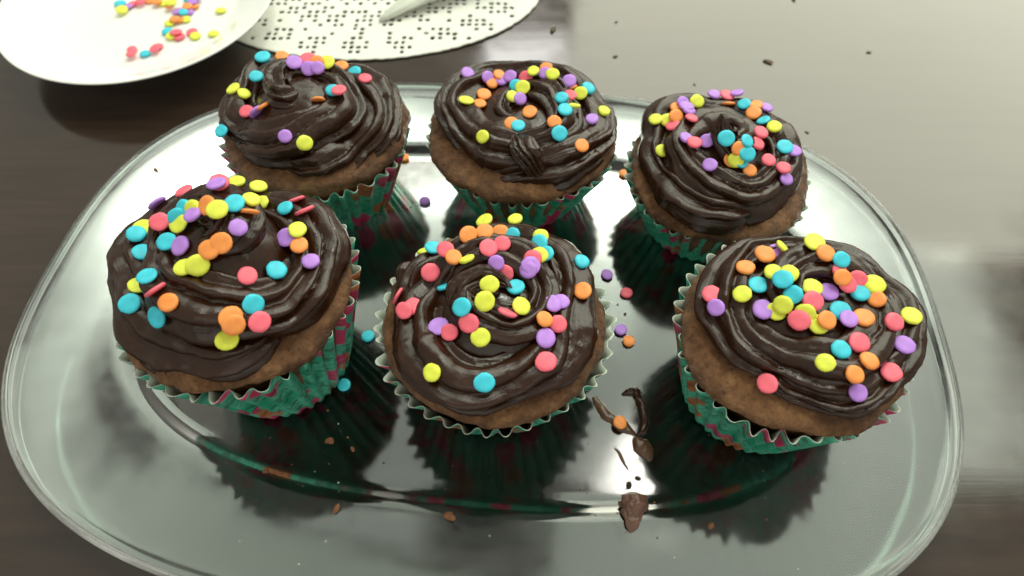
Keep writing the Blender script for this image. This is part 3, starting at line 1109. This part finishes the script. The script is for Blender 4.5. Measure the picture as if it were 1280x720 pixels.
def floor_z(px, py):
    """height of the platter's inside under a spot of the photo"""
    z = FLOOR
    for _ in range(8):
        p = unproj(px, py, z)
        lo, hi = 0.0, 9.0
        x, y = p.x - PCX, p.y - PCY
        cr, sr = math.cos(-PROT), math.sin(-PROT)
        x, y = x * cr - y * sr, x * sr + y * cr
        ins = 0.0
        for ins in np.arange(0.3, 5, 0.02):
            a, b = PA - ins, PB - ins
            if (abs(x / a)) ** PN + (abs(y / b)) ** PN > 1:
                break
        z = float(np.interp(ins, [q[1] for q in FLANGE][::-1], [FLOOR + q[0] for q in FLANGE][::-1]))
    return z


def build_scrap():
    """the twisted scrap of frosting at the foot of the platter's front wall"""
    z = floor_z(790, 640)
    P = unproj(790, 640, z)
    n, m = 110, 64
    V = []
    for i in range(n):
        f = i / (n - 1)
        y = 0.62 - 1.30 * f
        wd = float(np.interp(f, [0, .12, .35, .6, .8, 1], [.06, .40, .42, .30, .22, .05]))
        cx = 0.02 * math.sin(5 * f) + 0.10 * (0.5 - f) - 0.16 * max(0, f - .6)
        zz = (0.10 if f < .5 else 0.10 + 0.0 * f)
        for j in range(m):
            a = 2 * PI * j / m
            k = 1 + 0.13 * math.cos(3 * a + 5.5 * f) + 0.45 * fbm((math.cos(a), math.sin(a), f * 3), 1.3, 4.0, 4)
            V.append((cx + wd * math.cos(a) * k, y, max(-0.02, zz + wd * 0.55 * math.sin(a) * k + wd * 0.25)))
    F = grid_faces(n, m)
    V += [(V[0][0], 0.64, 0.1), (V[-1][0] - .03, -0.70, 0.1)]
    c0, c1 = len(V) - 2, len(V) - 1
    for j in range(m):
        k = (j + 1) % m
        F.append((c0, k, j)); F.append((c1, (n - 1) * m + j, (n - 1) * m + k))
    me = mesh('frosting_scrap', V, F, [M_LUMP])
    bm = bmesh.new(); bm.from_mesh(me); bmesh.ops.recalc_face_normals(bm, faces=bm.faces); bm.to_mesh(me); bm.free()
    obj('frosting_scrap', me, None, (P.x, P.y, z), label='twisted lump of lighter brown frosting at the foot of the platter front wall', category='frosting scrap')


build_scrap()
for i, (px, py, sz, lab) in enumerate([
        (413, 552, 0.13, 'brown cake crumb on the dark reflection below the large left cupcake'),
        (421, 637, 0.12, 'brown cake crumb on the platter wall left of the front middle'),
        (562, 646, 0.16, 'largest brown cake crumb, alone on the front wall of the platter'),
        (888, 658, 0.10, 'small reddish crumb on the platter wall right of the frosting lump'),
        (441, 562, 0.08, 'tiny crumb at the edge of the bright stripe left of the front middle cupcake'),
        (332, 590, 0.08, 'crumb lodged in the curved corner of the platter at front left'),
        (786, 607, 0.11, 'dark frosting fleck just above the lighter brown lump'),
        (797, 598, 0.08, 'smaller dark frosting fleck up and right of the lump, by its larger neighbour'),
        (781, 393, 0.06, 'faint crumb on the dark reflection near a purple and an orange sprinkle'),
        (195, 213, 0.10, 'crumb on the bright glass left of the back left cupcake')]):
    lump('crumb', px, py, sz, M_DARKCRUMB if 'dark frosting' in lab or 'faint' in lab else M_CRUMB, floor_z(px, py), lab, 'crumb', i, 'crumbs on the platter', (1.25, 0.8, 0.55), i * 1.3)
for i, (px, py, sz, lab) in enumerate([
        (960, 78, 0.22, 'dark crumb on the table beyond the back right cupcake, plainest of the flecks'),
        (769, 71, 0.16, 'pale brown fleck on the table beyond the gap between two back cupcakes'),
        (691, 38, 0.22, 'elongated dark crumb on the table at the right edge of the doily'),
        (868, 106, 0.10, 'tiny fleck on the table just behind the back right cupcake'),
        (1086, 66, 0.16, 'blurred dark fleck on the table at the far right'),
        (770, 28, 0.13, 'small fleck on the table near the top of the photo'),
        (992, 0, 0.2, 'dark crumb on the table cut by the top edge of the photo'),
        (1009, 166, 0.13, 'faint fleck on the table just outside the back right platter rim')]):
    lump('crumb', px, py, sz * (0.8 if i in (0, 2) else 0.62), M_FLECK, 0.0, lab, 'crumb', 20 + i, 'crumbs on the dark table', (1.5, 0.7, 0.35), i * 0.9 - 0.6)

# tiny white specks on the glass, standing in for glints on crumbs
rng = random.Random(3)
V, F = [], []
for k in range(60):
    px, py = rng.uniform(170, 1110), rng.uniform(440, 715)
    z = floor_z(px, py)
    p = unproj(px, py, z)
    r = rng.choice([0.008, 0.012, 0.016, 0.03]) * rng.uniform(0.7, 1.1)
    b = len(V)
    V += [(p.x, p.y, z + 2 * r), (p.x + r, p.y, z + r), (p.x, p.y + r, z + r), (p.x - r, p.y, z + r), (p.x, p.y - r, z + r), (p.x, p.y, z)]
    for q in range(4):
        a, c_ = b + 1 + q, b + 1 + (q + 1) % 4
        F += [(b, a, c_), (b + 5, c_, a)]
obj('glint_specks', mesh('glint_specks', V, F, [M_GLINT], smooth=False), kind='stuff')

V, F = [], []
for k in range(90):                          # crumb dust shed by the cakes
    cpx, cpy, sp = rng.choice([(790, 630, 40), (620, 590, 90), (880, 620, 70), (380, 570, 70), (740, 400, 40), (520, 260, 25)])
    px, py = rng.gauss(cpx, sp), rng.gauss(cpy, sp * 0.4)
    z = floor_z(px, py)
    p = unproj(px, py, z)
    r = abs(rng.gauss(0, 0.018)) + 0.008
    b = len(V)
    V += [(p.x, p.y, z + 1.4 * r), (p.x + r * rng.uniform(.6, 1.6), p.y, z + r * .6), (p.x, p.y + r, z + r * .7), (p.x - r * rng.uniform(.6, 1.5), p.y, z + r * .6), (p.x, p.y - r, z + r * .5), (p.x, p.y, z)]
    for q in range(4):
        a, c_ = b + 1 + q, b + 1 + (q + 1) % 4
        F += [(b, a, c_), (b + 5, c_, a)]
obj('crumb_dust', mesh('crumb_dust', V, F, [M_CRUMB], smooth=False), kind='stuff')
